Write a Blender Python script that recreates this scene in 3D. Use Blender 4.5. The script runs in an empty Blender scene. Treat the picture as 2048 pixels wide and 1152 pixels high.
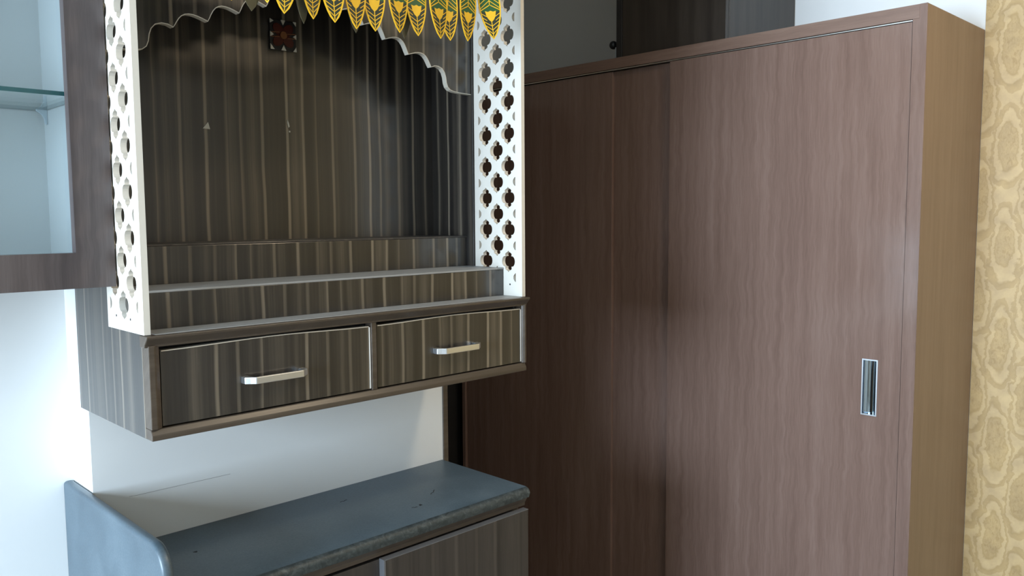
import bpy, bmesh, math, random
from mathutils import Vector, Matrix
from mathutils.geometry import delaunay_2d_cdt
random.seed(7)
S = bpy.context.scene
C = S.collection

# ------------------------------------------------------------ camera, world, light, exposure
F_PX = 1658.09
YAW, PITCH, ROLL = math.radians(45.54), math.radians(4.95), math.radians(-0.3736)
CAM_Z = 1.5
fwd = Vector((math.cos(YAW)*math.cos(PITCH), math.sin(YAW)*math.cos(PITCH), -math.sin(PITCH)))
rgt = Vector((math.sin(YAW), -math.cos(YAW), 0))
upv = rgt.cross(fwd)
r2 = rgt*math.cos(ROLL) + upv*math.sin(ROLL)
u2 = upv*math.cos(ROLL) - rgt*math.sin(ROLL)
cd = bpy.data.cameras.new('camera')
cd.sensor_width = 36.0
cd.lens = F_PX/2048*36
cd.clip_start = 0.02
cam = bpy.data.objects.new('camera', cd)
C.objects.link(cam)
m = Matrix((r2, u2, -fwd)).transposed().to_4x4()
m.translation = (0, 0, CAM_Z)
cam.matrix_world = m
S.camera = cam

w = bpy.data.worlds.new('sky')
S.world = w
w.use_nodes = True
nt = w.node_tree
bg = nt.nodes['Background']
bg.inputs['Color'].default_value = (0.62, 0.80, 1.0, 1)
bg.inputs['Strength'].default_value = 2.0

WIN = dict(y0=0.10, y1=1.55, z0=0.75, z1=2.50, x=-3.0)     # daylight window of the left wall
WIN_POWER = 520
FILL_POWER = 26
def area(name, loc, direction, sx, sy, power, color):
    l = bpy.data.lights.new(name, 'AREA')
    l.shape = 'RECTANGLE'; l.size = sx; l.size_y = sy
    l.energy = power; l.color = color
    o = bpy.data.objects.new(name, l); C.objects.link(o)
    o.location = loc
    o.rotation_euler = Vector(direction).to_track_quat('-Z', 'Z').to_euler()
    return o
area('daylight', (WIN['x']+0.03, (WIN['y0']+WIN['y1'])/2, (WIN['z0']+WIN['z1'])/2), (1, 0, 0),
     WIN['y1']-WIN['y0']-0.1, WIN['z1']-WIN['z0']-0.1, WIN_POWER, (0.65, 0.82, 1.0))

vs = S.view_settings
vs.view_transform = 'Standard'
vs.look = 'None'
vs.exposure = -0.4
vs.gamma = 1.0
vs.use_curve_mapping = False
S.cycles.use_denoising = True
S.cycles.max_bounces = 10
S.cycles.diffuse_bounces = 5
S.cycles.caustics_reflective = False
S.cycles.caustics_refractive = False
S.cycles.sample_clamp_indirect = 6.0

# ------------------------------------------------------------ materials
def new_mat(name):
    mt = bpy.data.materials.new(name); mt.use_nodes = True
    n = mt.node_tree
    return mt, n, n.nodes['Principled BSDF']
def N(n, t, **kw):
    nd = n.nodes.new(t)
    for k, v in kw.items():
        if k in nd.inputs: nd.inputs[k].default_value = v
        else: setattr(nd, k, v)
    return nd
def math_(n, op, a, b=None, c=None):
    nd = n.nodes.new('ShaderNodeMath'); nd.operation = op
    for i, v in enumerate((a, b, c)):
        if v is None: continue
        if isinstance(v, (int, float)): nd.inputs[i].default_value = v
        else: n.links.new(v, nd.inputs[i])
    return nd.outputs[0]
def ramp(n, fac, stops, interp='LINEAR'):
    nd = n.nodes.new('ShaderNodeValToRGB'); cr = nd.color_ramp; cr.interpolation = interp
    while len(cr.elements) < len(stops): cr.elements.new(0.5)
    for e, (p, c) in zip(cr.elements, stops):
        e.position = p; e.color = (*c, 1) if len(c) == 3 else c
    n.links.new(fac, nd.inputs[0])
    return nd.outputs[0]
def mix(n, fac, a, b, mode='MIX'):
    nd = n.nodes.new('ShaderNodeMix'); nd.data_type = 'RGBA'; nd.blend_type = mode
    for i, v in ((0, fac), (6, a), (7, b)):
        if isinstance(v, (int, float)): nd.inputs[i].default_value = v
        elif isinstance(v, tuple): nd.inputs[i].default_value = (*v, 1)
        else: n.links.new(v, nd.inputs[i])
    return nd.outputs[2]
def pos(n):
    g = n.nodes.new('ShaderNodeNewGeometry')
    s = n.nodes.new('ShaderNodeSeparateXYZ'); n.links.new(g.outputs['Position'], s.inputs[0])
    return g.outputs['Position'], s.outputs[0], s.outputs[1], s.outputs[2]
def comb(n, x, y, z):
    nd = n.nodes.new('ShaderNodeCombineXYZ')
    for i, v in enumerate((x, y, z)):
        if isinstance(v, (int, float)): nd.inputs[i].default_value = v
        else: n.links.new(v, nd.inputs[i])
    return nd.outputs[0]
def noise(n, vec, scale, detail=3, rough=0.5, dist=0.0, dims='3D'):
    nd = n.nodes.new('ShaderNodeTexNoise'); nd.noise_dimensions = dims
    nd.inputs['Scale'].default_value = scale; nd.inputs['Detail'].default_value = detail
    nd.inputs['Roughness'].default_value = rough; nd.inputs['Distortion'].default_value = dist
    n.links.new(vec, nd.inputs['W' if dims == '1D' else 'Vector'])
    return nd.outputs['Fac'] if 'Fac' in nd.outputs else nd.outputs[0]
def bump(n, bsdf, h, strength, dist=0.002):
    b = n.nodes.new('ShaderNodeBump'); b.inputs['Strength'].default_value = strength
    b.inputs['Distance'].default_value = dist
    n.links.new(h, b.inputs['Height']); n.links.new(b.outputs[0], bsdf.inputs['Normal'])
M = {}
def plain(name, col, rough=0.5, metal=0.0, spec=0.5, var=0.06, vscale=30, bmp=0.0):
    mt, n, b = new_mat(name)
    p, x, y, z = pos(n)
    f = noise(n, p, vscale, 4)
    c = mix(n, f, tuple(max(0, k*(1-var)) for k in col), tuple(min(1, k*(1+var)) for k in col))
    n.links.new(c, b.inputs['Base Color'])
    b.inputs['Roughness'].default_value = rough; b.inputs['Metallic'].default_value = metal
    b.inputs['Specular IOR Level'].default_value = spec
    if bmp: bump(n, b, noise(n, p, vscale*4, 4), bmp, 0.001)
    M[name] = mt
    return mt
plain('wall_paint', (0.76, 0.77, 0.76), 0.7, var=0.02, vscale=3, bmp=0.03)
plain('room_paint', (0.46, 0.41, 0.34), 0.8, var=0.02, vscale=2)
plain('ceiling_paint', (0.62, 0.61, 0.58), 0.8, var=0.02, vscale=2)
plain('floor_tile', (0.30, 0.27, 0.23), 0.25, var=0.08, vscale=4)
plain('white_lattice', (0.68, 0.635, 0.56), 0.45, var=0.015, vscale=20)
plain('cream_edge', (0.55, 0.50, 0.42), 0.5)
plain('grey_dusty_top', (0.30, 0.30, 0.295), 0.5, var=0.12, vscale=25)
plain('chrome', (0.82, 0.84, 0.86), 0.32, metal=1.0, var=0.02)
plain('mirror_chrome', (0.42, 0.52, 0.62), 0.05, metal=1.0, var=0.02)
plain('aluminium', (0.75, 0.73, 0.68), 0.3, metal=1.0, var=0.04)
plain('grey_edge', (0.13, 0.13, 0.135), 0.4)
plain('pale_edge', (0.62, 0.60, 0.56), 0.4)
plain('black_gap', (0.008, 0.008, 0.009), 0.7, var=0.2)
plain('black_plastic', (0.012, 0.012, 0.014), 0.35, var=0.2)
plain('white_laminate', (0.52, 0.55, 0.555), 0.35, var=0.02, vscale=8)
plain('grey_plastic', (0.42, 0.50, 0.55), 0.4)
plain('gold_foil', (0.80, 0.47, 0.02), 0.42, metal=0.15, var=0.15, vscale=60)
plain('orange_foil', (0.85, 0.36, 0.01), 0.42, metal=0.1, var=0.12, vscale=60)
plain('green_foil', (0.010, 0.085, 0.022), 0.45, var=0.2, vscale=60)
plain('dark_green_foil', (0.010, 0.022, 0.014), 0.5, var=0.2, vscale=60)
plain('red_foil', (0.60, 0.03, 0.01), 0.4)
plain('leaf_back', (0.07, 0.065, 0.035), 0.6, var=0.2, vscale=50)
plain('dark_red_glaze', (0.060, 0.010, 0.006), 0.25, var=0.3, vscale=80)
plain('brown_glaze', (0.18, 0.065, 0.02), 0.3, var=0.2, vscale=80)
plain('sticker_paper', (0.50, 0.48, 0.42), 0.6)
plain('fill_lamp_white', (0.8, 0.8, 0.8), 0.5)
plain('window_white', (0.75, 0.76, 0.77), 0.4)
plain('dark_door', (0.016, 0.014, 0.013), 0.55, var=0.3, vscale=12)

def zebra(name, dark, mid, light, rough=0.28, freq=21.0, seed=0.0, coat=0.7):
    """vertical striped dark laminate, stripes run along z"""
    mt, n, b = new_mat(name)
    p, x, y, z = pos(n)
    u0 = math_(n, 'ADD', math_(n, 'ADD', x, seed), math_(n, 'MULTIPLY', y, 1.0))
    wob = noise(n, comb(n, math_(n, 'MULTIPLY', u0, 5), 0.0, math_(n, 'MULTIPLY', z, 3.5)), 1.0, 2)
    u = math_(n, 'ADD', u0, math_(n, 'MULTIPLY', math_(n, 'SUBTRACT', wob, 0.5), 0.012))
    vor = n.nodes.new('ShaderNodeTexVoronoi'); vor.voronoi_dimensions = '1D'; vor.feature = 'DISTANCE_TO_EDGE'
    vor.inputs['Scale'].default_value = freq; vor.inputs['Randomness'].default_value = 0.75
    n.links.new(u, vor.inputs['W'])
    line = ramp(n, vor.outputs['Distance'], [(0.0, (1, 1, 1)), (0.055, (0.75,)*3), (0.10, (0, 0, 0))])
    amp = noise(n, u, 33.0, 1, dims='1D')
    line = math_(n, 'MULTIPLY', line, ramp(n, amp, [(0.32, (0.12,)*3), (0.62, (1, 1, 1))]))
    band = noise(n, u, 26.0, 4, 0.6, dims='1D')
    base = ramp(n, band, [(0.32, dark), (0.50, mid), (0.74, tuple(a*0.75+c*0.25 for a, c in zip(mid, light)))])
    fine = noise(n, comb(n, math_(n, 'MULTIPLY', u0, 420), 0.0, math_(n, 'MULTIPLY', z, 9)), 1.0, 3, 0.6)
    base = mix(n, 0.65, base, ramp(n, fine, [(0.25, (0.45,)*3), (0.75, (1.25,)*3)]), 'MULTIPLY')
    col = mix(n, math_(n, 'MULTIPLY', line, 0.85), base, light)
    n.links.new(col, b.inputs['Base Color'])
    b.inputs['Specular IOR Level'].default_value = 0.6
    b.inputs['Coat Weight'].default_value = coat; b.inputs['Coat Roughness'].default_value = 0.16
    rr = math_(n, 'ADD', rough, math_(n, 'MULTIPLY', fine, 0.12)); n.links.new(rr, b.inputs['Roughness'])
    bump(n, b, fine, 0.10, 0.0006)
    M[name] = mt
zebra('zebra_wood', (0.012, 0.010, 0.0092), (0.023, 0.0192, 0.0165), (0.25, 0.205, 0.15), coat=0.7)
zebra('zebra_wood_dull', (0.022, 0.018, 0.016), (0.040, 0.033, 0.029), (0.070, 0.058, 0.048), 0.45, 15.0, 3.3, 0.1)

def wood(name, c0, c1, c2, axis='z', rough=0.35, freq=45, wave=0.02, spec=0.5, bmp=0.15):
    """brown laminate with wavy grain along the axis"""
    mt, n, b = new_mat(name)
    p, x, y, z = pos(n)
    if axis == 'z': u, v = math_(n, 'ADD', x, y), z
    elif axis == 'x': u, v = math_(n, 'ADD', y, z), x
    else: u, v = math_(n, 'ADD', x, z), y
    wob = noise(n, comb(n, math_(n, 'MULTIPLY', u, 6), 0.0, math_(n, 'MULTIPLY', v, 14)), 1.0, 2)
    uu = math_(n, 'ADD', u, math_(n, 'MULTIPLY', math_(n, 'SUBTRACT', wob, 0.5), wave))
    g = noise(n, comb(n, math_(n, 'MULTIPLY', uu, freq), 0.0, math_(n, 'MULTIPLY', v, 1.6)), 1.0, 5, 0.62)
    big = noise(n, comb(n, math_(n, 'MULTIPLY', uu, 7), 0.0, math_(n, 'MULTIPLY', v, 0.5)), 1.0, 2)
    t = math_(n, 'ADD', math_(n, 'MULTIPLY', g, 0.7), math_(n, 'MULTIPLY', big, 0.3))
    col = ramp(n, t, [(0.33, c0), (0.5, c1), (0.68, c2)])
    fine = noise(n, comb(n, math_(n, 'MULTIPLY', u, 700), 0.0, math_(n, 'MULTIPLY', v, 14)), 1.0, 3)
    col = mix(n, 0.35, col, ramp(n, fine, [(0.3, (0.6,)*3), (0.7, (1.15,)*3)]), 'MULTIPLY')
    n.links.new(col, b.inputs['Base Color'])
    b.inputs['Roughness'].default_value = rough
    b.inputs['Specular IOR Level'].default_value = spec
    bump(n, b, g, bmp, 0.0015)
    M[name] = mt
wood('wardrobe_wood', (0.155, 0.096, 0.076), (0.192, 0.122, 0.097), (0.228, 0.150, 0.122), 'z', 0.17, 42, 0.03, 0.5, 0.08)
wood('wardrobe_rail_wood', (0.155, 0.094, 0.070), (0.190, 0.119, 0.090), (0.225, 0.146, 0.112), 'y', 0.34, 60, 0.03)
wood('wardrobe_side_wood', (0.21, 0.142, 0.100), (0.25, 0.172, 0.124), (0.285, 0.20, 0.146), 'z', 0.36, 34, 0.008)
wood('cabinet_wood', (0.050, 0.038, 0.038), (0.075, 0.058, 0.056), (0.115, 0.092, 0.088), 'z', 0.36, 40, 0.02)
wood('moulding_wood', (0.045, 0.033, 0.024), (0.070, 0.052, 0.038), (0.10, 0.078, 0.058), 'x', 0.33, 60, 0.01)
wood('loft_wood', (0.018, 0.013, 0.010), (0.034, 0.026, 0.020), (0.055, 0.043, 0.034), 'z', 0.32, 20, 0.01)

def granite():
    mt, n, b = new_mat('granite')
    p, x, y, z = pos(n)
    a = noise(n, p, 9, 4, 0.6); s = noise(n, p, 240, 2, 0.7)
    t = math_(n, 'ADD', math_(n, 'MULTIPLY', a, 0.6), math_(n, 'MULTIPLY', s, 0.4))
    c = ramp(n, t, [(0.30, (0.050, 0.074, 0.093)), (0.52, (0.077, 0.108, 0.130)), (0.72, (0.108, 0.142, 0.165))])
    n.links.new(c, b.inputs['Base Color'])
    r = ramp(n, a, [(0.3, (0.34,)*3), (0.7, (0.48,)*3)]); n.links.new(r, b.inputs['Roughness'])
    M['granite'] = mt
granite()
def rough_granite():
    mt, n, b = new_mat('granite_edge')
    p, x, y, z = pos(n)
    a = noise(n, p, 60, 5, 0.7, 1.2)
    c = ramp(n, a, [(0.38, (0.020, 0.027, 0.029)), (0.55, (0.042, 0.054, 0.056)), (0.70, (0.085, 0.10, 0.10))])
    n.links.new(c, b.inputs['Base Color']); b.inputs['Roughness'].default_value = 0.5
    bump(n, b, a, 0.35, 0.002)
    M['granite_edge'] = mt
rough_granite()

def glass(name, tint, edge=False):
    mt = bpy.data.materials.new(name); mt.use_nodes = True; n = mt.node_tree
    n.nodes.remove(n.nodes['Principled BSDF'])
    out = n.nodes['Material Output']
    tr = N(n, 'ShaderNodeBsdfTransparent'); tr.inputs[0].default_value = (*tint, 1)
    gl = N(n, 'ShaderNodeBsdfGlossy'); gl.inputs['Roughness'].default_value = 0.02
    gl.inputs[0].default_value = (1, 1, 1, 1)
    lw = N(n, 'ShaderNodeLayerWeight'); lw.inputs[0].default_value = 0.5
    ms = N(n, 'ShaderNodeMixShader')
    n.links.new(math_(n, 'ADD', 0.035, math_(n, 'MULTIPLY', math_(n, 'POWER', lw.outputs['Facing'], 5.0), 0.9)), ms.inputs[0]); n.links.new(tr.outputs[0], ms.inputs[1]); n.links.new(gl.outputs[0], ms.inputs[2])
    n.links.new(ms.outputs[0], out.inputs[0])
    M[name] = mt
glass('clear_glass', (0.96, 0.985, 0.99))
glass('shelf_glass', (0.96, 0.99, 0.985))
plain('glass_edge', (0.004, 0.10, 0.11), 0.25, spec=0.6, var=0.1)

def emit(name, col, s):
    mt, n, b = new_mat(name)
    b.inputs['Emission Color'].default_value = (*col, 1); b.inputs['Emission Strength'].default_value = s
    b.inputs['Base Color'].default_value = (*col, 1)
    M[name] = mt
emit('fill_lamp_glow', (1.0, 0.86, 0.66), 3.0)

def wallpaper():
    mt, n, b = new_mat('damask_paper')
    p, x, y, z = pos(n)
    nz = noise(n, p, 22, 4, 0.6)
    nb = noise(n, p, 9, 3, 0.55)
    zz = math_(n, 'ADD', z, math_(n, 'MULTIPLY', math_(n, 'SUBTRACT', nb, 0.5), 0.11))
    yy = math_(n, 'ADD', y, math_(n, 'MULTIPLY', math_(n, 'SUBTRACT', nz, 0.5), 0.055))
    u = math_(n, 'DIVIDE', math_(n, 'SUBTRACT', yy, 0.828), 0.165)
    v = math_(n, 'DIVIDE', math_(n, 'SUBTRACT', zz, 2.06), 0.335)
    def cell(du, dv):
        a = math_(n, 'SUBTRACT', math_(n, 'FRACT', math_(n, 'ADD', u, 100.5+du)), 0.5)
        c = math_(n, 'SUBTRACT', math_(n, 'FRACT', math_(n, 'ADD', v, 100.5+dv)), 0.5)
        # pointed drop: width shrinks towards the top
        wd = math_(n, 'ADD', 0.30, math_(n, 'MULTIPLY', c, -0.16))
        e = math_(n, 'POWER', math_(n, 'DIVIDE', math_(n, 'ABSOLUTE', a), wd), 2.0)
        f = math_(n, 'POWER', math_(n, 'DIVIDE', math_(n, 'ABSOLUTE', c), 0.46), 2.0)
        return math_(n, 'SQRT', math_(n, 'ADD', e, f))
    d = math_(n, 'MINIMUM', cell(0, 0), cell(0.5, 0.5))
    orn = noise(n, comb(n, math_(n, 'MULTIPLY', y, 90), 0.0, math_(n, 'MULTIPLY', z, 45)), 1.0, 3, 0.6, 1.0)
    inner = ramp(n, orn, [(0.35, (0.39, 0.28, 0.13)), (0.52, (0.48, 0.365, 0.19)), (0.66, (0.43, 0.315, 0.155))])
    ring = ramp(n, d, [(0.0, (0.45, 0.33, 0.16)), (0.50, (0.46, 0.345, 0.175)), (0.57, (0.41, 0.30, 0.14)), (0.63, (0.53, 0.41, 0.23)), (0.80, (0.55, 0.43, 0.25)),
                       (0.86, (0.42, 0.31, 0.15)), (0.92, (0.455, 0.34, 0.17)), (1.04, (0.46, 0.345, 0.175)), (1.14, (0.54, 0.42, 0.24))])
    isin = ramp(n, d, [(0.48, (1, 1, 1)), (0.54, (0, 0, 0))])
    col = mix(n, isin, ring, inner)
    col = mix(n, 0.5, col, ramp(n, nz, [(0.3, (0.60, 0.45, 0.27)), (0.7, (1.02, 0.85, 0.58))]), 'MULTIPLY')
    n.links.new(col, b.inputs['Base Color']); b.inputs['Roughness'].default_value = 0.55
    bump(n, b, d, 0.08, 0.002)
    M['damask_paper'] = mt
wallpaper()

# ------------------------------------------------------------ mesh helpers
def world_loc(o):
    v = Vector((0, 0, 0))
    while o: v += o.location; o = o.parent
    return v
def obj(name, bm, mat, parent=None, smooth=False):
    vsn = [v.co for v in bm.verts]
    lo = Vector((min(v[i] for v in vsn) for i in range(3))); hi = Vector((max(v[i] for v in vsn) for i in range(3)))
    c = (lo+hi)/2; c.z = lo.z
    bmesh.ops.translate(bm, vec=-c, verts=bm.verts)
    me = bpy.data.meshes.new(name); bm.to_mesh(me); bm.free()
    for mm in (mat if isinstance(mat, list) else [mat]): me.materials.append(M[mm])
    if smooth:
        me.polygons.foreach_set('use_smooth', [True]*len(me.polygons))
        me.set_sharp_from_angle(angle=math.radians(35))
    o = bpy.data.objects.new(name, me); C.objects.link(o)
    o.parent = parent
    o.location = c - (world_loc(parent) if parent else Vector((0, 0, 0)))
    return o
def add_box(bm, x0, x1, y0, y1, z0, z1, bev=0.0, seg=2):
    r = bmesh.ops.create_cube(bm, size=1.0)
    vs_ = r['verts']
    for v in vs_:
        v.co = Vector((x0 if v.co.x < 0 else x1, y0 if v.co.y < 0 else y1, z0 if v.co.z < 0 else z1))
    if bev:
        es = list({e for v in vs_ for e in v.link_edges})
        bmesh.ops.bevel(bm, geom=es, offset=bev, segments=seg, affect='EDGES', profile=0.5, clamp_overlap=True)
def box(name, x0, x1, y0, y1, z0, z1, mat, parent=None, bev=0.0, seg=2):
    bm = bmesh.new(); add_box(bm, x0, x1, y0, y1, z0, z1, bev, seg)
    return obj(name, bm, mat, parent)
def prism(name, pts, axis, a, b, mat, parent=None, bev=0.0, smooth=False):
    """polygon pts (u,v) extruded along axis from a to b; x:(y,z)  y:(x,z)  z:(x,y)"""
    bm = bmesh.new(); add_prism(bm, pts, axis, a, b)
    if bev:
        bmesh.ops.bevel(bm, geom=list(bm.edges), offset=bev, segments=2, affect='EDGES', profile=0.5, clamp_overlap=True)
    return obj(name, bm, mat, parent, smooth)
def P3(axis, u, v, t):
    return {'x': (t, u, v), 'y': (u, t, v), 'z': (u, v, t)}[axis]
def add_prism(bm, pts, axis, a, b):
    A = [bm.verts.new(P3(axis, u, v, a)) for u, v in pts]
    B = [bm.verts.new(P3(axis, u, v, b)) for u, v in pts]
    n = len(pts)
    fs = [bm.faces.new(A), bm.faces.new(B[::-1])]
    for i in range(n):
        fs.append(bm.faces.new((A[i], B[i], B[(i+1) % n], A[(i+1) % n])))
    bmesh.ops.recalc_face_normals(bm, faces=fs)
def inside(pt, poly):
    x, y = pt; r = False; n = len(poly)
    for i in range(n):
        x1, y1 = poly[i]; x2, y2 = poly[(i+1) % n]
        if (y1 > y) != (y2 > y) and x < (x2-x1)*(y-y1)/(y2-y1)+x1: r = not r
    return r
def add_holed(bm, outer, holes, axis, a, b):
    """flat panel with real holes, between a and b along axis"""
    pts, edges = [], []
    for loop in [outer]+holes:
        s = len(pts); pts += [Vector(q) for q in loop]
        edges += [(s+i, s+(i+1) % len(loop)) for i in range(len(loop))]
    vo, eo, fo, *_ = delaunay_2d_cdt(pts, edges, [], 0, 1e-7)
    A = [bm.verts.new(P3(axis, p[0], p[1], a)) for p in vo]
    B = [bm.verts.new(P3(axis, p[0], p[1], b)) for p in vo]
    bbs = [(min(p[0] for p in h), max(p[0] for p in h), min(p[1] for p in h), max(p[1] for p in h)) for h in holes]
    cnt = {}
    for f in fo:
        c = (sum(vo[i][0] for i in f)/len(f), sum(vo[i][1] for i in f)/len(f))
        if not inside(c, outer): continue
        if any(bb[0] <= c[0] <= bb[1] and bb[2] <= c[1] <= bb[3] and inside(c, h) for bb, h in zip(bbs, holes)): continue
        bm.faces.new([A[i] for i in f]); bm.faces.new([B[i] for i in f][::-1])
        for k in range(len(f)):
            e = (f[k], f[(k+1) % len(f)]); key = (min(e), max(e))
            cnt[key] = cnt.get(key, 0)+1
    for (i, j), c in cnt.items():
        if c == 1: bm.faces.new((A[i], A[j], B[j], B[i]))
    loose = [v for v in bm.verts if not v.link_faces]
    if loose: bmesh.ops.delete(bm, geom=loose, context='VERTS')
    bmesh.ops.recalc_face_normals(bm, faces=bm.faces)
def add_cyl(bm, c, r, axis, h0, h1, seg=20, r2=None):
    pts = [(math.cos(2*math.pi*i/seg), math.sin(2*math.pi*i/seg)) for i in range(seg)]
    r2 = r if r2 is None else r2
    A = [bm.verts.new(P3(axis, c[0]+r*u, c[1]+r*v, h0)) for u, v in pts]
    B = [bm.verts.new(P3(axis, c[0]+r2*u, c[1]+r2*v, h1)) for u, v in pts]
    fs = [bm.faces.new(A), bm.faces.new(B[::-1])]
    for i in range(seg): fs.append(bm.faces.new((A[i], B[i], B[(i+1) % seg], A[(i+1) % seg])))
    bmesh.ops.recalc_face_normals(bm, faces=fs)
def add_strip(bm, line, width, axis, a, b, closed=False):
    """ribbon of given width following a 2D polyline, extruded between a and b"""
    n = len(line); L, R = [], []
    for i in range(n):
        p = Vector(line[i])
        q0 = Vector(line[(i-1) % n]) if (closed or i > 0) else p
        q1 = Vector(line[(i+1) % n]) if (closed or i < n-1) else p
        t = (q1-q0); t = t.normalized() if t.length > 1e-9 else Vector((1, 0))
        nn = Vector((-t.y, t.x))*width/2
        L.append(p+nn); R.append(p-nn)
    fs = []
    VA = [[bm.verts.new(P3(axis, q.x, q.y, h)) for q in side] for side in (L, R) for h in (a, b)]
    la, lb, ra, rb = VA
    for i in range(n if closed else n-1):
        j = (i+1) % n
        for A_, B_ in ((la, ra), (rb, lb), (lb, la), (ra, rb)):
            fs.append(bm.faces.new((A_[i], A_[j], B_[j], B_[i])))
    if not closed:
        fs.append(bm.faces.new((la[0], lb[0], rb[0], ra[0]))); fs.append(bm.faces.new((la[-1], lb[-1], rb[-1], ra[-1])))
    bmesh.ops.recalc_face_normals(bm, faces=fs)
def thing(name, label, cat, loc, group=None):
    o = bpy.data.objects.new(name, None); C.objects.link(o)
    o.location = loc; o['label'] = label; o['category'] = cat; o.empty_display_size = 0.1
    if group: o['group'] = group
    return o
def tag(o, label, cat, group=None):
    o['label'] = label; o['category'] = cat
    if group: o['group'] = group
    return o
def structure(o, label, cat):
    o['kind'] = 'structure'; o['label'] = label; o['category'] = cat
    return o

# ------------------------------------------------------------ room shell
CEIL = 2.85
FL = -0.28               # floor level
YB, YR = 1.80, 1.92        # proud wall behind the unit / recessed wall to its left
XB = 3.13                  # wall behind the wardrobe
structure(box('floor', -3.15, 3.3, -2.75, 3.3, FL-0.1, FL, 'floor_tile'), 'beige tiled floor of the room', 'floor')
structure(box('ceiling', -3.15, 3.3, -2.75, 3.3, CEIL, CEIL+0.1, 'ceiling_paint'), 'white painted ceiling', 'ceiling')
structure(box('wall_back', 0.55, 1.485, YB, 3.25, FL, CEIL, 'wall_paint'), 'pale blue-white wall between hanging cabinet and stone counter', 'wall')
structure(box('wall_alcove', -3.0, 0.55, YR, 2.1, FL, CEIL, 'wall_paint'), 'cream-white wall below the glass cabinet, left of the counter', 'wall')
structure(box('wall_passage', 1.485, 3.3, 3.10, 3.25, FL, CEIL, 'wall_paint'), 'grey-white wall at the passage end above the wardrobe', 'wall')
wr = structure(box('wall_right', XB, 3.3, -2.75, 3.10, FL, CEIL, 'wall_paint'), 'cream-white wall rising behind the wardrobe top', 'wall')
structure(box('wall_front', -3.15, XB, -2.75, -2.6, FL, CEIL, 'room_paint'), 'beige wall behind the viewer', 'wall')
bm = bmesh.new()
add_holed(bm, [(-2.6, FL), (YR, FL), (YR, CEIL), (-2.6, CEIL)],
          [[(WIN['y0'], WIN['z0']), (WIN['y1'], WIN['z0']), (WIN['y1'], WIN['z1']), (WIN['y0'], WIN['z1'])]], 'x', WIN['x']-0.15, WIN['x'])
structure(obj('wall_left', bm, 'room_paint'), 'beige wall holding the daylight window', 'wall')
# the window of that wall
wn = thing('window_1', 'white framed daylight window in the left wall', 'window', (WIN['x']-0.08, (WIN['y0']+WIN['y1'])/2, WIN['z0']))
wn['kind'] = 'structure'
bm = bmesh.new()
ymid = (WIN['y0']+WIN['y1'])/2
add_holed(bm, [(WIN['y0'], WIN['z0']), (WIN['y1'], WIN['z0']), (WIN['y1'], WIN['z1']), (WIN['y0'], WIN['z1'])],
          [[(WIN['y0']+.05, WIN['z0']+.05), (ymid-.03, WIN['z0']+.05), (ymid-.03, WIN['z1']-.05), (WIN['y0']+.05, WIN['z1']-.05)],
           [(ymid+.03, WIN['z0']+.05), (WIN['y1']-.05, WIN['z0']+.05), (WIN['y1']-.05, WIN['z1']-.05), (ymid+.03, WIN['z1']-.05)]], 'x', WIN['x']-0.10, WIN['x']-0.05)
obj('window_frame', bm, 'window_white', wn)
for a, b in ((WIN['y0']+.05, ymid-.03), (ymid+.03, WIN['y1']-.05)):
    box('pane', WIN['x']-0.080, WIN['x']-0.076, a, b, WIN['z0']+.05, WIN['z1']-.05, 'clear_glass', wn)
bm = bmesh.new(); add_strip(bm, [(0.621, 0.911), (0.638, 0.910), (0.697, 0.9098), (0.775, 0.9095), (0.847, 0.909)], 0.0007, 'y', YB-0.0004, YB)
obj('wall_scratch', bm, 'grey_dusty_top', bpy.data.objects['wall_back'])
# wallpaper, trim at the wall end, dark passage door
box('wallpaper', XB-0.003, XB, -2.6, 0.9135, FL, CEIL, 'damask_paper', wr)['label'] = 'tan damask wallpaper beside the wardrobe'
structure(box('trim_1', 1.485, 1.503, YB-0.004, YB+0.10, FL, 2.2, 'moulding_wood', None, 0.002), 'brown timber strip closing the end of the white wall', 'trim')
dr = thing('door_1', 'dark door in the shadowed gap between wall end and wardrobe', 'door', (2.2, 3.07, FL))
dr['kind'] = 'structure'
box('door_leaf', 1.70, 2.80, 3.06, 3.10, FL, 2.06, 'dark_door', dr, 0.003)
box('door_bolt', 2.655, 2.675, 3.045, 3.06, 0.565, 0.605, 'aluminium', dr, 0.002)
# added fill lamp, out of frame overhead, to warm the upper walls and wardrobe
lp = thing('added_fill_lamp', 'round warm fill lamp added on the ceiling, out of frame', 'lamp', (1.9, 0.1, CEIL-0.07))
bm = bmesh.new(); add_cyl(bm, (1.9, 0.1), 0.20, 'z', CEIL-0.025, CEIL, 40); obj('fill_lamp_base', bm, 'fill_lamp_white', lp, True)
bm = bmesh.new(); add_cyl(bm, (1.9, 0.1), 0.16, 'z', CEIL-0.065, CEIL-0.025, 40, 0.19); obj('diffuser', bm, 'fill_lamp_glow', lp, True)
ll = area('fill_light', (1.9, 0.1, CEIL-0.075), (0, 0, -1), 0.3, 0.3, FILL_POWER, (1.0, 0.80, 0.55))
ll.data.shape = 'DISK'; ll.parent = lp; ll.location = Vector((0, 0, -0.005))

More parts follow.
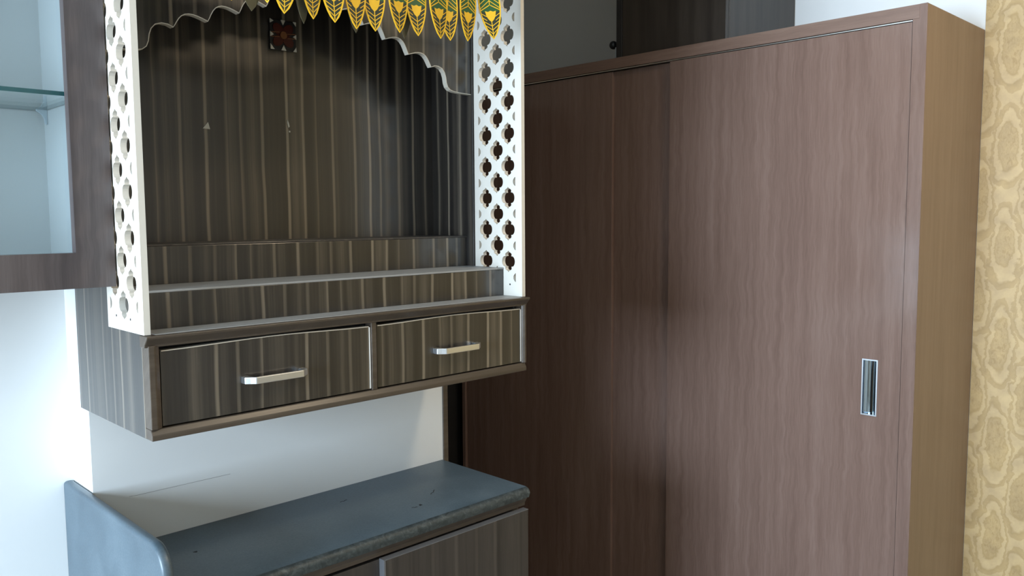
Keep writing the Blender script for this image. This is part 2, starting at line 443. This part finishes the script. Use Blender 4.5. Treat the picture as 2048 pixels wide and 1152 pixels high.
# ------------------------------------------------------------ sliding wardrobe
XW = 2.60
wd = thing('sliding_wardrobe', 'large reddish-brown laminate wardrobe with sliding doors', 'wardrobe', (2.86, 1.95, FL))
WY0, WY1, WZ = 0.914, 3.0, 2.112
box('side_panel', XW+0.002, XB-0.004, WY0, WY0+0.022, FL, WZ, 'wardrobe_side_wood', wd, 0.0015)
box('side_panel', XW, XB-0.004, WY1-0.022, WY1, FL, WZ, 'wardrobe_wood', wd, 0.0015)
box('top_panel', XW+0.02, XB-0.004, WY0+0.022, WY1-0.022, WZ-0.022, WZ, 'wardrobe_wood', wd)
box('top_rail', XW+0.0001, XW+0.02, WY0+0.0221, WY1-0.022, 2.071, WZ, 'wardrobe_rail_wood', wd, 0.001)
box('stile', XW+0.001, XW+0.025, WY0+0.0221, 0.955, FL+0.06, 2.071, 'wardrobe_wood', wd)
box('edge_facing', XW+0.0002, XW+0.002, WY0+0.0003, WY0+0.022, FL, WZ, 'wardrobe_wood', wd)
box('plinth', XW+0.03, XW+0.05, WY0+0.022, WY1-0.022, FL, FL+0.06, 'wardrobe_wood', wd)
box('back_panel', XB-0.02, XB-0.006, WY0+0.022, WY1-0.022, FL, WZ-0.022, 'black_gap', wd)
box('door_track', XW+0.0045, XW+0.03, 0.957, WY1-0.03, 2.0665, 2.0695, 'aluminium', wd)
# right-hand door with a pocket for the flush pull
HY0, HY1, HZ0, HZ1 = 1.0255, 1.0745, 0.866, 1.045
bm = bmesh.new()
add_holed(bm, [(0.957, FL+0.06), (1.813, FL+0.06), (1.813, 2.064), (0.957, 2.064)],
          [[(HY0+.003, HZ0+.003), (HY1-.003, HZ0+.003), (HY1-.003, HZ1-.003), (HY0+.003, HZ1-.003)]], 'x', XW+0.004, XW+0.022)
d1 = obj('sliding_door', bm, 'wardrobe_wood', wd)
bm = bmesh.new()
ring = [(HY0, HZ0), (HY1, HZ0), (HY1, HZ1), (HY0, HZ1)]
hole = [(HY0+.004, HZ0+.004), (HY1-.004, HZ0+.004), (HY1-.004, HZ1-.004), (HY0+.004, HZ1-.004)]
add_holed(bm, ring, [hole], 'x', XW+0.002, XW+0.0045)
obj('pull_rim', bm, 'chrome', d1)
bm = bmesh.new()      # concave chrome dish
nseg = 14
prof = []
for i in range(nseg+1):
    t = i/nseg
    prof.append((HY0+.004+t*(HY1-HY0-.008), XW+0.0045+0.013*math.sin(math.pi*t)**0.7))
rows = [[bm.verts.new((xx, yy, zz)) for yy, xx in prof] for zz in (HZ0+.0035, HZ1-.0035)]
for i in range(nseg): bm.faces.new((rows[0][i], rows[0][i+1], rows[1][i+1], rows[1][i]))
for rw in rows: bm.faces.new(rw)
obj('pull_dish', bm, 'mirror_chrome', d1, True)
box('sliding_door', XW+0.012, XW+0.030, 2.090, WY1-0.024, FL+0.06, 2.064, 'wardrobe_wood', wd, 0.0015)
box('centre_panel', XW+0.024, XW+0.040, 1.79, 2.12, FL+0.06, 2.064, 'wardrobe_wood', wd)

# ------------------------------------------------------------ loft cabinet on the wardrobe
lf = thing('loft_cabinet', 'dark brown box cabinet standing on top of the wardrobe', 'cabinet', (2.88, 1.84, WZ))
LY0, LY1, LX = 1.594, 2.083, 2.645
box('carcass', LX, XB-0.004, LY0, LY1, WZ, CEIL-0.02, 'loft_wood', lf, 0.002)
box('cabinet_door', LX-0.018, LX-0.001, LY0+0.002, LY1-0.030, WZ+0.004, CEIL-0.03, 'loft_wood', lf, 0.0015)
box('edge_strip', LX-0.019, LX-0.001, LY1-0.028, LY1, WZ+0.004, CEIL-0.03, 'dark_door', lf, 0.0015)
# black knob-like fitting beside it
kb = thing('wall_fitting', 'small black round fitting on a white stem beside the dark loft cabinet', 'fitting', (2.66, 2.112, WZ))
bm = bmesh.new()
bmesh.ops.create_uvsphere(bm, u_segments=20, v_segments=12, radius=0.0165)
bmesh.ops.translate(bm, vec=(2.66, 2.124, WZ+0.065), verts=bm.verts)
obj('knob', bm, 'black_plastic', kb, True)
bm = bmesh.new(); add_cyl(bm, (2.662, 2.112), 0.004, 'z', WZ, WZ+0.055, 10); obj('stem', bm, 'white_laminate', kb, True)

# ------------------------------------------------------------ prayer unit hung on the wall
UX0, UX1 = 0.535, 1.450
UYF = 1.440
un = thing('prayer_cabinet', 'dark striped wooden wall shrine with white lattice sides and two drawers', 'cabinet', (0.99, 1.62, 1.118))
UTOP = 2.30
# drawer box
side = [(UYF+0.0162, 1.118), (YB-0.001, 1.118), (YB-0.001, UTOP-0.018), (1.602, UTOP-0.018), (1.602, 1.3015), (UYF+0.0162, 1.3015)]
prism('side_board', side, 'x', UX0, UX0+0.016, 'zebra_wood', un, 0.0006)
prism('side_board', side, 'x', UX1-0.016, UX1, 'zebra_wood', un, 0.0006)
box('base_bottom', UX0+0.016, UX1-0.016, UYF, YB-0.001, 1.118, 1.132, 'zebra_wood', un)
box('base_back', UX0+0.016, UX1-0.016, YB-0.014, YB-0.002, 1.132, 1.289, 'black_gap', un)
box('base_inner', UX0+0.018, UX1-0.018, UYF+0.022, UYF+0.030, 1.133, 1.288, 'black_gap', un)
box('ledge_top', UX0+0.014, UX1-0.014, UYF-0.008, YB-0.002, 1.290, 1.3025, 'grey_dusty_top', un, 0.001)
def moulding(name, pts, axis, a, b):
    return prism(name, pts, axis, a, b, 'moulding_wood', un, 0.0015)
# crown moulding of the drawer box: stepped and sloping under the ledge
moulding('crown_moulding', [(UYF-0.022, 1.3015), (UYF-0.022, 1.2965), (UYF-0.010, 1.2840), (UYF-0.010, 1.2805), (UYF+0.010, 1.2805), (UYF+0.010, 1.3015)], 'x', UX0-0.006, UX1+0.004)
moulding('bottom_rail', [(UYF-0.012, 1.118), (UYF-0.012, 1.127), (UYF-0.006, 1.1375), (UYF+0.016, 1.1375), (UYF+0.016, 1.118)], 'x', UX0, UX1)
moulding('frame_stile', [(UX0, UYF-0.012), (UX0+0.011, UYF-0.012), (UX0+0.0205, UYF-0.006), (UX0+0.0205, UYF+0.016), (UX0, UYF+0.016)], 'z', 1.1375, 1.2835)
moulding('frame_stile', [(UX1, UYF-0.012), (UX1-0.005, UYF-0.012), (UX1-0.010, UYF-0.006), (UX1-0.010, UYF+0.016), (UX1, UYF+0.016)], 'z', 1.1375, 1.2835)
box('centre_stile', 0.994, 1.0065, UYF-0.007, UYF+0.016, 1.1375, 1.2835, 'moulding_wood', un, 0.001)

def drawer(x0, x1, hx0, hx1, tilt, label):
    yf = UYF-0.004
    # the front, its top edge bowed as in the photograph
    top = 1.2715
    pts = [(x0, 1.1405), (x1, 1.1405), (x1, top)] + [(x1+(x0-x1)*t, top+tilt*math.sin(math.pi*t)**2) for t in (0.2, 0.35, 0.5, 0.65, 0.8)] + [(x0, top)]
    d = prism('drawer', pts, 'y', yf, yf+0.018, 'zebra_wood', un, 0.0)
    d['label'] = label
    bm = bmesh.new(); add_box(bm, x1-0.0022, x1+0.0003, yf-0.001, yf+0.0175, 1.1415, top-0.0005)
    obj('edge_strip', bm, 'pale_edge', d)
    bm = bmesh.new()
    add_strip(bm, [(x1-0.0025+(x0-x1+.004)*t, top+0.0006+tilt*math.sin(math.pi*t)**2) for t in [i/10 for i in range(11)]], 0.0016, 'y', yf-0.001, yf+0.0175)
    obj('top_edge', bm, 'cream_edge', d)
    # bow handle: flat bar on two feet
    hz = 1.2
    bm = bmesh.new()
    outer, inner = [], []
    n = 16
    for i in range(n+1):
        t = i/n
        k = min(1, min(t, 1-t)/0.13); k = k*k*(3-2*k)
        outer.append((hx0+t*(hx1-hx0), yf-0.012-0.014*k))
        inner.append((hx0+t*(hx1-hx0), yf-0.006-0.014*k))
    poly = [(hx0, yf)]+outer+[(hx1, yf), (hx1-0.013, yf), (hx1-0.013, yf-0.008)] + [q for q in inner[::-1] if hx0+0.014 < q[0] < hx1-0.014] + [(hx0+0.013, yf-0.008), (hx0+0.013, yf)]
    add_prism(bm, poly, 'z', hz-0.0065, hz+0.0065)
    h = obj('handle', bm, 'chrome', d)
    bv = h.modifiers.new('soft', 'BEVEL'); bv.width = 0.0012; bv.segments = 2; bv.limit_method = 'ANGLE'
    return d
drawer(0.5575, 0.9915, 0.705, 0.836, 0.004, 'left striped drawer front with silver bow handle')
drawer(1.0090, 1.4385, 1.162, 1.293, 0.004, 'right striped drawer front with silver bow handle')

# steps of the shrine
def step(y0, y1, ztop, zbot, x0, x1, topmat='grey_dusty_top'):
    s = box('step', x0, x1, y0, y1, zbot, ztop-0.004, 'zebra_wood', un, 0.0008)
    box('step_top', x0, x1, y0-0.001, y1, ztop-0.004, ztop, topmat, s, 0.0008)
JT = 0.011
step(1.495, 1.7645, 1.372, 1.3025, 0.541, 1.438)
step(1.628, 1.7645, 1.450, 1.372, 0.552, 1.434, 'zebra_wood_dull')
# back, sides, top
box('back_panel', UX0+0.016, UX1-0.016, 1.765, YB-0.002, 1.3025, UTOP-0.018, 'zebra_wood', un)
box('top_board', UX0-0.01, UX1+0.01, 1.43, YB-0.001, UTOP-0.018, UTOP, 'zebra_wood', un, 0.001)

# lattice panels with pierced quatrefoils
q = [(0, 1), (.12, .88), (.30, .80), (.46, .74), (.51, .62), (.46, .47), (.64, .48), (.84, .38), (.96, .22), (1, .06)]
quarter = q
def foil(cy, cz, a=0.0228, b=0.0272):
    pts = [(u, v) for u, v in quarter]
    full = pts + [(u, -v) for u, v in pts[::-1]] + [(-u, -v) for u, v in pts[1:]] + [(-u, v) for u, v in pts[::-1][:-1]]
    out = []
    for u, v in full:
        if not out or (abs(u-out[-1][0])+abs(v-out[-1][1])) > 1e-6: out.append((u, v))
    return [(cy+a*u, cz+b*v) for u, v in out]
def lattice(x0, x1, screws, xs):
    y0, y1, z0, z1 = 1.430, 1.600, 1.3026, UTOP-0.0185
    yc, dy, dz = 1.518, 0.0405, 0.0787
    holes = []
    k = 0
    while True:
        zb = 1.3485+dz*k
        if zb > z1-0.04: break
        holes.append(foil(yc, zb))
        # clipped half holes at both margins
        for s in (-1, 1):
            ye = yc+s*0.0665
            holes.append([(ye, zb-0.0115), (ye-s*0.005, zb-0.0085), (ye-s*0.0085, zb-0.003), (ye-s*0.0085, zb+0.003), (ye-s*0.005, zb+0.0085), (ye, zb+0.0115)])
        za = 1.3880+dz*k
        if za < z1-0.04:
            holes.append(foil(yc-dy, za)); holes.append(foil(yc+dy, za))
        k += 1
    bm = bmesh.new()
    add_holed(bm, [(y0, z0), (y1, z0), (y1, z1), (y0, z1)], holes, 'x', x0, x1)
    p = obj('lattice_panel', bm, 'white_lattice', un)
    p['label'] = 'white pierced lattice side panel'
    for sy, sz in screws:
        bm = bmesh.new(); add_cyl(bm, (sy, sz), 0.0022, 'x', xs-0.0006, xs+0.0006, 10)
        obj('screw', bm, 'black_plastic', p)
lattice(0.530, 0.530+JT, [(1.556, 1.327), (1.489, 1.325)], 0.530)
lattice(1.438, 1.449, [(1.472, 1.331)], 1.438)

# scalloped arch board
XC = 0.990
cus = [(0.0, 1.978), (0.060, 1.958), (0.120, 1.936), (0.180, 1.9125), (0.246, 1.886), (0.315, 1.8645)]
half = []
for (xa, za), (xb, zb) in zip(cus[:-1], cus[1:]):
    for i in range(10):
        t = i/10
        ang = t*math.pi/2
        # rises a little from the cusp, rolls over and drops into the next cusp
        px_ = xa+(xb-xa)*(t+0.16*math.sin(math.pi*t))
        pz_ = za+(zb-za)*(t**2.6)+0.010*math.sin(math.pi*min(1, t*1.15))
        half.append((px_, pz_))
half += [(0.315, 1.8645), (0.325, 1.8685), (0.337, 1.8690), (0.349, 1.865), (0.357, 1.856), (0.361, 1.845), (0.363, 1.832), (0.367, 1.822), (0.375, 1.8155), (0.388, 1.8125), (0.410, 1.811), (0.4435, 1.8105)]
curve = [(XC-u, v) for u, v in half[::-1]] + [(XC+u, v) for u, v in half[1:]]
AY0, AY1 = 1.606, 1.620
bm = bmesh.new()
add_holed(bm, curve+[(XC+0.4435, UTOP-0.0185), (XC-0.4385, UTOP-0.0185)], [], 'y', AY0, AY1)
ab = obj('arch_board', bm, 'zebra_wood', un)
bm = bmesh.new(); add_strip(bm, [(u, v-0.0008) for u, v in curve], 0.0016, 'y', AY0-0.0005, AY1)
obj('arch_edge', bm, 'cream_edge', ab)

# ------------------------------------------------------------ ornament tile and scraps on the back panel
YBK = 1.765
tl = thing('ornament_tile', 'small square dark red flower tile on the shrine back panel', 'tile', (0.993, YBK-0.003, 1.885))
tx0, tx1, tz0, tz1 = 0.961, 1.027, 1.884, 1.952
box('plate', tx0, tx1, YBK-0.004, YBK-0.0005, tz0, tz1, 'black_plastic', tl, 0.0008)
tcx, tcz = (tx0+tx1)/2, (tz0+tz1)/2
for k in range(4):
    a0 = math.radians(45+90*k)
    pts = []
    for i in range(14):
        t = 2*math.pi*i/14
        r_, s_ = 0.0175+0.0155*math.cos(t), 0.0115*math.sin(t)
        pts.append((tcx+r_*math.cos(a0)-s_*math.sin(a0), tcz+r_*math.sin(a0)+s_*math.cos(a0)))
    prism('petal', pts, 'y', YBK-0.0062, YBK-0.004, 'dark_red_glaze', tl)
bm = bmesh.new(); add_cyl(bm, (tcx, tcz), 0.0085, 'y', YBK-0.0085, YBK-0.004, 20); obj('flower_centre', bm, 'brown_glaze', tl, True)
for sgn in (-1, 1):
    bm = bmesh.new(); add_strip(bm, [(tcx+sgn*0.010, tcz+0.004*sgn), (tcx+sgn*0.031, tcz+0.006*sgn)], 0.0016, 'y', YBK-0.007, YBK-0.004); obj('line', bm, 'brown_glaze', tl)
    bm = bmesh.new(); add_strip(bm, [(tcx+sgn*0.010, tcz-0.006*sgn), (tcx+sgn*0.031, tcz-0.004*sgn)], 0.0016, 'y', YBK-0.007, YBK-0.004); obj('line', bm, 'brown_glaze', tl)
h_ = 0.009
for cx_, cz_, pts in [(tx0, tz1, [(0, 0), (h_, -h_*.5), (0, -h_*1.1)]), (tcx, tz1, [(-h_*.6, 0), (h_*.6, 0), (0, -h_*1.2)]), (tx1, tz1, [(0, 0), (-h_*.8, 0), (0, -h_)]),
                      (tx0, tcz, [(0, h_*.6), (h_, -h_*.1), (0, -h_*.7)]), (tx1, tcz, [(0, h_*.6), (-h_*.9, 0), (0, -h_*.6)]),
                      (tx0, tz0, [(0, 0), (h_*1.1, 0), (0, h_*1.3)]), (tcx, tz0, [(-h_*.7, 0), (h_*.7, 0), (0, h_*1.3)]), (tx1, tz0, [(-h_*1.0, 0), (0, 0), (-h_*.1, h_*1.2)])]:
    prism('corner_piece', [(cx_+u, cz_+v) for u, v in pts], 'y', YBK-0.0068, YBK-0.0042, 'sticker_paper', tl)
tag(prism('paper_scrap', [(0.797, 1.694), (0.813, 1.693), (0.809, 1.708)], 'y', YBK-0.0018, YBK-0.0002, 'sticker_paper'), 'pale triangular paper scrap stuck on the striped back panel', 'scrap')
tag(prism('paper_scrap', [(1.000, 1.721), (1.003, 1.709), (1.006, 1.712), (1.004, 1.720), (1.001, 1.728)], 'y', YBK-0.0018, YBK-0.0002, 'sticker_paper'), 'thin sliver of paper below the flower tile', 'scrap')
tag(prism('paper_scrap', [(1.0035, 1.699), (1.0070, 1.6985), (1.0075, 1.702), (1.0040, 1.7025)], 'y', YBK-0.0018, YBK-0.0002, 'sticker_paper'), 'tiny pale speck of paper under the thin paper sliver', 'scrap')

# ------------------------------------------------------------ leaf garland across the front
to = thing('leaf_garland', 'yellow and green foil mango-leaf garland across the top of the shrine', 'garland', (1.0, 1.375, 2.05))
LLEN = 0.175
def leaf_half(s):           # half width at distance s from the tip
    t = s/LLEN
    return 0.0255*min(1.0, (math.sin(math.pi*min(t*1.18, 0.5)))**0.72) if t < 0.42 else 0.0255*(1-0.55*((t-0.42)/0.58)**2.2)
def leaf_mesh():
    out = {}
    n = 18
    R = [(leaf_half(LLEN*i/n), LLEN*i/n) for i in range(1, n+1)]
    outline = [(0, 0)] + R + [(-u, v) for u, v in R[::-1]]
    def mk(fn):
        bm = bmesh.new(); fn(bm)
        # slight cup so the foil catches light
        me = bpy.data.meshes.new('leaf_piece'); bm.to_mesh(me); bm.free(); return me
    def low(bm): add_holed(bm, outline, [], 'y', -0.0003, 0.0004)
    out['leaf'] = mk(low)
    out['rim'] = mk(lambda bm: add_strip(bm, [(u*0.965, v) for u, v in outline], 0.0030, 'y', -0.0012, 0.0006, True))
    def veins(bm):
        add_strip(bm, [(0, 0.004), (0, 0.045)], 0.0016, 'y', -0.0010, 0.0003)
        add_strip(bm, [(0, 0.072), (0, LLEN-0.05)], 0.0016, 'y', -0.0010, 0.0003)
        for s in (-1, 1):
            for k in range(5):
                v0 = 0.010+0.0085*k
                w0 = leaf_half(v0+0.011)
                a = 0.0 if v0 < 0.035 else 0.0105
                add_strip(bm, [(s*a, v0+ (0.004 if a else 0)), (s*w0, v0+0.012)], 0.0014, 'y', -0.0010, 0.0003)
            for k in range(6):
                v0 = 0.068+0.0095*k
                w0 = leaf_half(v0-0.004+0.014)
                add_strip(bm, [(0, v0+0.014), (s*w0, v0-0.004)], 0.0015, 'y', -0.0010, 0.0003)
            add_strip(bm, [(s*0.0015, 0.072), (s*0.0235, 0.061)], 0.0018, 'y', -0.0010, 0.0003)
    out['veins'] = mk(veins)
    def shield(bm):
        add_prism(bm, [(0, 0.036), (0.006, 0.041), (0.0105, 0.048), (0.013, 0.060), (0.006, 0.058), (0, 0.0605), (-0.006, 0.058), (-0.013, 0.060), (-0.0105, 0.048), (-0.006, 0.041)], 'y', -0.0011, 0.0003)
    out['motif'] = mk(shield)
    def crest(bm):
        add_prism(bm, [(0, 0.104), (0.007, 0.111), (0.014, 0.114), (0.020, 0.122), (0.019, LLEN-0.005), (-0.019, LLEN-0.005), (-0.020, 0.122), (-0.014, 0.114), (-0.007, 0.111)], 'y', -0.0012, 0.0003)
    out['crest'] = mk(crest)
    def marks(bm):
        for k in range(4):
            u = -0.012+0.008*k
            add_prism(bm, [(u-0.0015, 0.130), (u+0.0015, 0.130), (u+0.001, 0.150), (u-0.001, 0.150)], 'y', -0.0016, -0.0010)
    out['crest_marks'] = mk(marks)
    def lowdark(bm): add_prism(bm, [(0, 0.001)]+[(u, v) for u, v in R if v < 0.063]+[(-u, v) for u, v in R[::-1] if v < 0.063], 'y', -0.0006, 0.0)
    out['tip_field'] = mk(lowdark)
    for k, mm in (('leaf', 'green_foil'), ('rim', 'gold_foil'), ('veins', 'gold_foil'), ('motif', 'gold_foil'), ('crest', 'orange_foil'), ('crest_marks', 'red_foil'), ('tip_field', 'dark_green_foil')):
        out[k].materials.append(M[mm])
    return out
LM = leaf_mesh()
def leaf(x, y, ztip, rz, ry=0.0, rx=0.0, sx=1.0):
    o = bpy.data.objects.new('leaf', LM['leaf']); C.objects.link(o); o.parent = to
    o.location = Vector((x, y, ztip))-to.location
    o.rotation_euler = (rx, ry, rz); o.scale = (sx, 1, 1)
    for k in ('rim', 'veins', 'motif', 'crest', 'crest_marks', 'tip_field'):
        c = bpy.data.objects.new(k, LM[k]); C.objects.link(c); c.parent = o
    return o
TY = 1.375
GK = 0.979
R_ = math.radians
for (x, zt, rz, ry, sx, dy) in [(0.695, 1.881, 10, 2, 0.9, 0.0), (0.768, 1.890, -35, -3, 0.8, 0.008), (0.797, 1.8745, -8, 2, 1.0, 0), (0.860, 1.8755, 6, -3, 0.95, 0.004),
                                (0.903, 1.8745, -6, -3, 1.0, -0.003), (0.954, 1.8705, 4, -1.5, 1.02, 0), (1.001, 1.8735, -5, -2, 1.0, 0.003), (1.058, 1.8785, 5, -2.5, 1.0, -0.002),
                                (1.110, 1.8800, -4, -4, 0.98, 0.003), (1.166, 1.8815, 6, -4.5, 1.02, -0.003), (1.199, 1.8830, -9, -4, 0.92, 0.004), (1.246, 1.8880, 4, 1.5, 0.95, 0), (1.322, 1.9020, -22, -8, 1.0, -0.004)]:
    leaf(x*GK, TY+dy, 1.5+(zt-1.5)*GK, R_(rz), R_(ry), 0.0, sx)
def back_leaf(x, y, zt, rz, sx, ry=0):
    o = bpy.data.objects.new('back_leaf', bl_me); C.objects.link(o); o.parent = to
    o.location = Vector((x, y, zt))-to.location; o.rotation_euler = (0, R_(ry), R_(rz)); o.scale = (sx, 1, 1)
bl_me = LM['leaf'].copy(); bl_me.materials.clear(); bl_me.materials.append(M['leaf_back'])
for x, zt, rz, sx, ry in [(0.742, 1.872, 12, 1.15, 0), (0.848, 1.866, 30, 1.1, -6), (0.965, 1.866, 10, 0.9, -3), (1.085, 1.872, 20, 1.0, 4), (1.222, 1.898, 25, 0.8, 5)]:
    back_leaf(x*GK, TY+0.018, 1.5+(zt-1.5)*GK, rz, sx, ry)
# cord the leaves hang from, with end hooks on the lattice edges
bm = bmesh.new()
add_strip(bm, [(0.537+i*(1.443-0.537)/24, 2.052-0.012*math.sin(math.pi*i/24)) for i in range(25)], 0.010, 'y', TY-0.004, TY+0.010)
obj('cord', bm, 'gold_foil', to)
for hx in (0.5335, 1.4395):
    box('hook', hx, hx+0.007, TY-0.004, 1.4295, 2.046, 2.058, 'aluminium', to)

# ------------------------------------------------------------ stone counter and cupboard below
CX0, CX1, CYF, CZ = 0.5505, 1.482, 1.449, 0.807
prof = [(YB-0.0005, CZ), (CYF+0.014, CZ), (CYF+0.006, CZ-0.003), (CYF+0.001, CZ-0.009), (CYF, CZ-0.014), (CYF+0.004, CZ-0.026), (YB-0.0005, CZ-0.026)]
ct = thing('stone_counter', 'blue-grey stone countertop with rounded front edge on the low cupboard', 'countertop', (1.0, 1.62, CZ-0.026))
bm = bmesh.new(); add_prism(bm, prof, 'x', CX0, CX1)
for f in bm.faces:
    cc = f.calc_center_median()
    f.material_index = 1 if (cc.y < CYF+0.012 or cc.x > CX1-1e-4) else 0
sl = obj('slab', bm, ['granite', 'granite_edge'], ct, True)
for (px_, py_, l_, a_) in [(1.285, 1.60, 0.035, 35), (1.185, 1.545, 0.014, -20), (1.205, 1.548, 0.008, 60), (1.09, 1.705, 0.022, 8), (0.70, 1.66, 0.007, 0)]:
    bm = bmesh.new()
    ca, sa = math.cos(R_(a_)), math.sin(R_(a_))
    ln = [(px_+ca*l_*(t-.5)-sa*0.002*math.sin(9*t), py_+sa*l_*(t-.5)+ca*0.002*math.sin(9*t)) for t in (0, .25, .5, .75, 1)]
    add_strip(bm, ln, 0.0018 if l_ > 0.01 else 0.005, 'z', CZ, CZ+0.0004)
    obj('chip_mark', bm, 'black_gap', sl)
# upright end slab with rounded upper front corner
r_ = 0.055
SX0, SX1, SZ = 0.529, 0.5495, 0.938
pts = [(YR-0.001, FL), (YR-0.001, SZ)]
cy_, cz_ = 1.392+r_, SZ-r_
pts += [(cy_-r_*math.sin(t), cz_+r_*math.cos(t)) for t in [i*math.pi/2/8 for i in range(9)]]
pts += [(1.392, FL)]
bm = bmesh.new(); add_prism(bm, pts, 'x', SX0, SX1)
es = [e for e in bm.edges if abs(e.verts[0].co.x-e.verts[1].co.x) < 1e-6 and min(e.verts[0].co.z, e.verts[1].co.z) >= FL-1e-4 and not (abs(e.verts[0].co.y-YR+.001) < 1e-4 and abs(e.verts[1].co.y-YR+.001) < 1e-4)]
bmesh.ops.bevel(bm, geom=es, offset=0.007, segments=3, affect='EDGES', profile=0.5, clamp_overlap=True)
tag(obj('stone_end_slab', bm, 'granite', None, True), 'upright blue-grey stone end slab with rounded corner at the left of the counter', 'slab')

cb = thing('low_cupboard', 'dark brown cupboard under the stone countertop', 'cupboard', (1.0, 1.63, FL))
CB0, CB1, CBY = 0.5505, 1.479, 1.490
box('carcass', CB0, CB1, CBY, YB-0.001, FL+0.08, 0.758, 'zebra_wood_dull', cb, 0.001)
box('plinth', CB0+0.01, CB1-0.01, CBY+0.03, YB-0.002, FL, FL+0.08, 'black_gap', cb)
prism('top_rail', [(CYF+0.008, CZ-0.0265), (CYF+0.016, CZ-0.040), (CYF+0.018, 0.757), (YB-0.001, 0.757), (YB-0.001, CZ-0.0265)], 'x', CB0, CX1-0.002, 'moulding_wood', cb)
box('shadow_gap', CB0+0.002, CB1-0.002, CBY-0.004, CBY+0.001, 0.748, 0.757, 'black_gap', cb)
dl = box('cupboard_door', CB0+0.004, 1.040, CBY-0.017, CBY-0.001, FL+0.09, 0.7475, 'zebra_wood_dull', cb, 0.001)
dd = box('cupboard_door', 1.032, CB1+0.001, CBY-0.036, CBY-0.0185, FL+0.09, 0.7485, 'zebra_wood_dull', cb, 0.001)
box('edge_strip', 1.0285, 1.0325, CBY-0.0365, CBY-0.018, FL+0.09, 0.7485, 'grey_edge', dd)
box('top_edge', 1.0285, CB1+0.001, CBY-0.0365, CBY-0.018, 0.7485, 0.7500, 'grey_edge', dd)

# ------------------------------------------------------------ glass-fronted wall cabinet
GX1, GYF, GZ0 = 0.527, 1.541, 1.3803
GX0, GZ1 = -0.42, 2.20
gc = thing('glass_cabinet', 'purple-brown wall cabinet with a glass door and white inside', 'cabinet', (0.04, 1.69, GZ0))
T = 0.016
box('side_panel', GX1-T, GX1, GYF+0.020, YR-0.001, GZ0, GZ1, ['cabinet_wood'], gc, 0.001)
box('side_panel', GX0, GX0+T, GYF+0.020, YR-0.001, GZ0, GZ1, 'cabinet_wood', gc, 0.001)
box('bottom_panel', GX0+T, GX1-T, GYF+0.020, YR-0.001, GZ0, GZ0+T, 'cabinet_wood', gc)
box('top_panel', GX0+T, GX1-T, GYF+0.020, YR-0.001, GZ1-T, GZ1, 'cabinet_wood', gc)
box('liner', GX1-T-0.002, GX1-T, GYF+0.022, YR-0.02, GZ0+T+.001, GZ1-T-.001, 'white_laminate', gc)
box('liner', GX0+T, GX0+T+0.002, GYF+0.022, YR-0.02, GZ0+T+.001, GZ1-T-.001, 'white_laminate', gc)
box('liner', GX0+T+.002, GX1-T-.002, GYF+0.022, YR-0.02, GZ0+T, GZ0+T+0.002, 'white_laminate', gc)
box('back_panel', GX0+T, GX1-T, YR-0.075, YR-0.065, GZ0+T+.002, GZ1-T, 'white_laminate', gc)
FX = GX1
FI_X1, FI_Z0 = 0.4635, 1.4420
bm = bmesh.new()
add_holed(bm, [(GX0, GZ0), (GX1, GZ0), (GX1, GZ1), (GX0, GZ1)], [[(GX0+0.062, FI_Z0), (FI_X1, FI_Z0), (FI_X1, GZ1-0.062), (GX0+0.062, GZ1-0.062)]], 'y', GYF, GYF+0.019)
gdo = obj('cabinet_door', bm, 'cabinet_wood', gc)
bm = bmesh.new(); add_box(bm, GX0+0.055, FI_X1+0.006, GYF+0.0192, GYF+0.0212, FI_Z0-0.006, GZ1-0.055)
obj('glass_pane', bm, 'clear_glass', gdo)
SHZ = 1.7143
bm = bmesh.new(); add_box(bm, GX0+T+.004, GX1-T-.004, GYF+0.052, YR-0.077, SHZ-0.0007, SHZ+0.0068)
for f in bm.faces:
    f.material_index = 0 if abs(f.normal.z) > 0.5 else 1
bm.normal_update()
for f in bm.faces: f.material_index = 0 if abs(f.normal.z) > 0.5 else 1
sh = obj('glass_shelf', bm, ['shelf_glass', 'glass_edge'], gc)
# shelf bracket in the inner corner
by = YR-0.095
prb = [(GX1-T-.0025, SHZ-0.0005), (GX1-T-.0025, SHZ-0.028), (GX1-T-.0055, SHZ-0.028), (GX1-T-.0070, SHZ-0.017), (GX1-T-.0115, SHZ-0.009), (GX1-T-.0200, SHZ-0.003), (GX1-T-.0210, SHZ-0.0005)]
prism('shelf_bracket', prb, 'y', by-0.004, by+0.004, 'grey_plastic', gc)
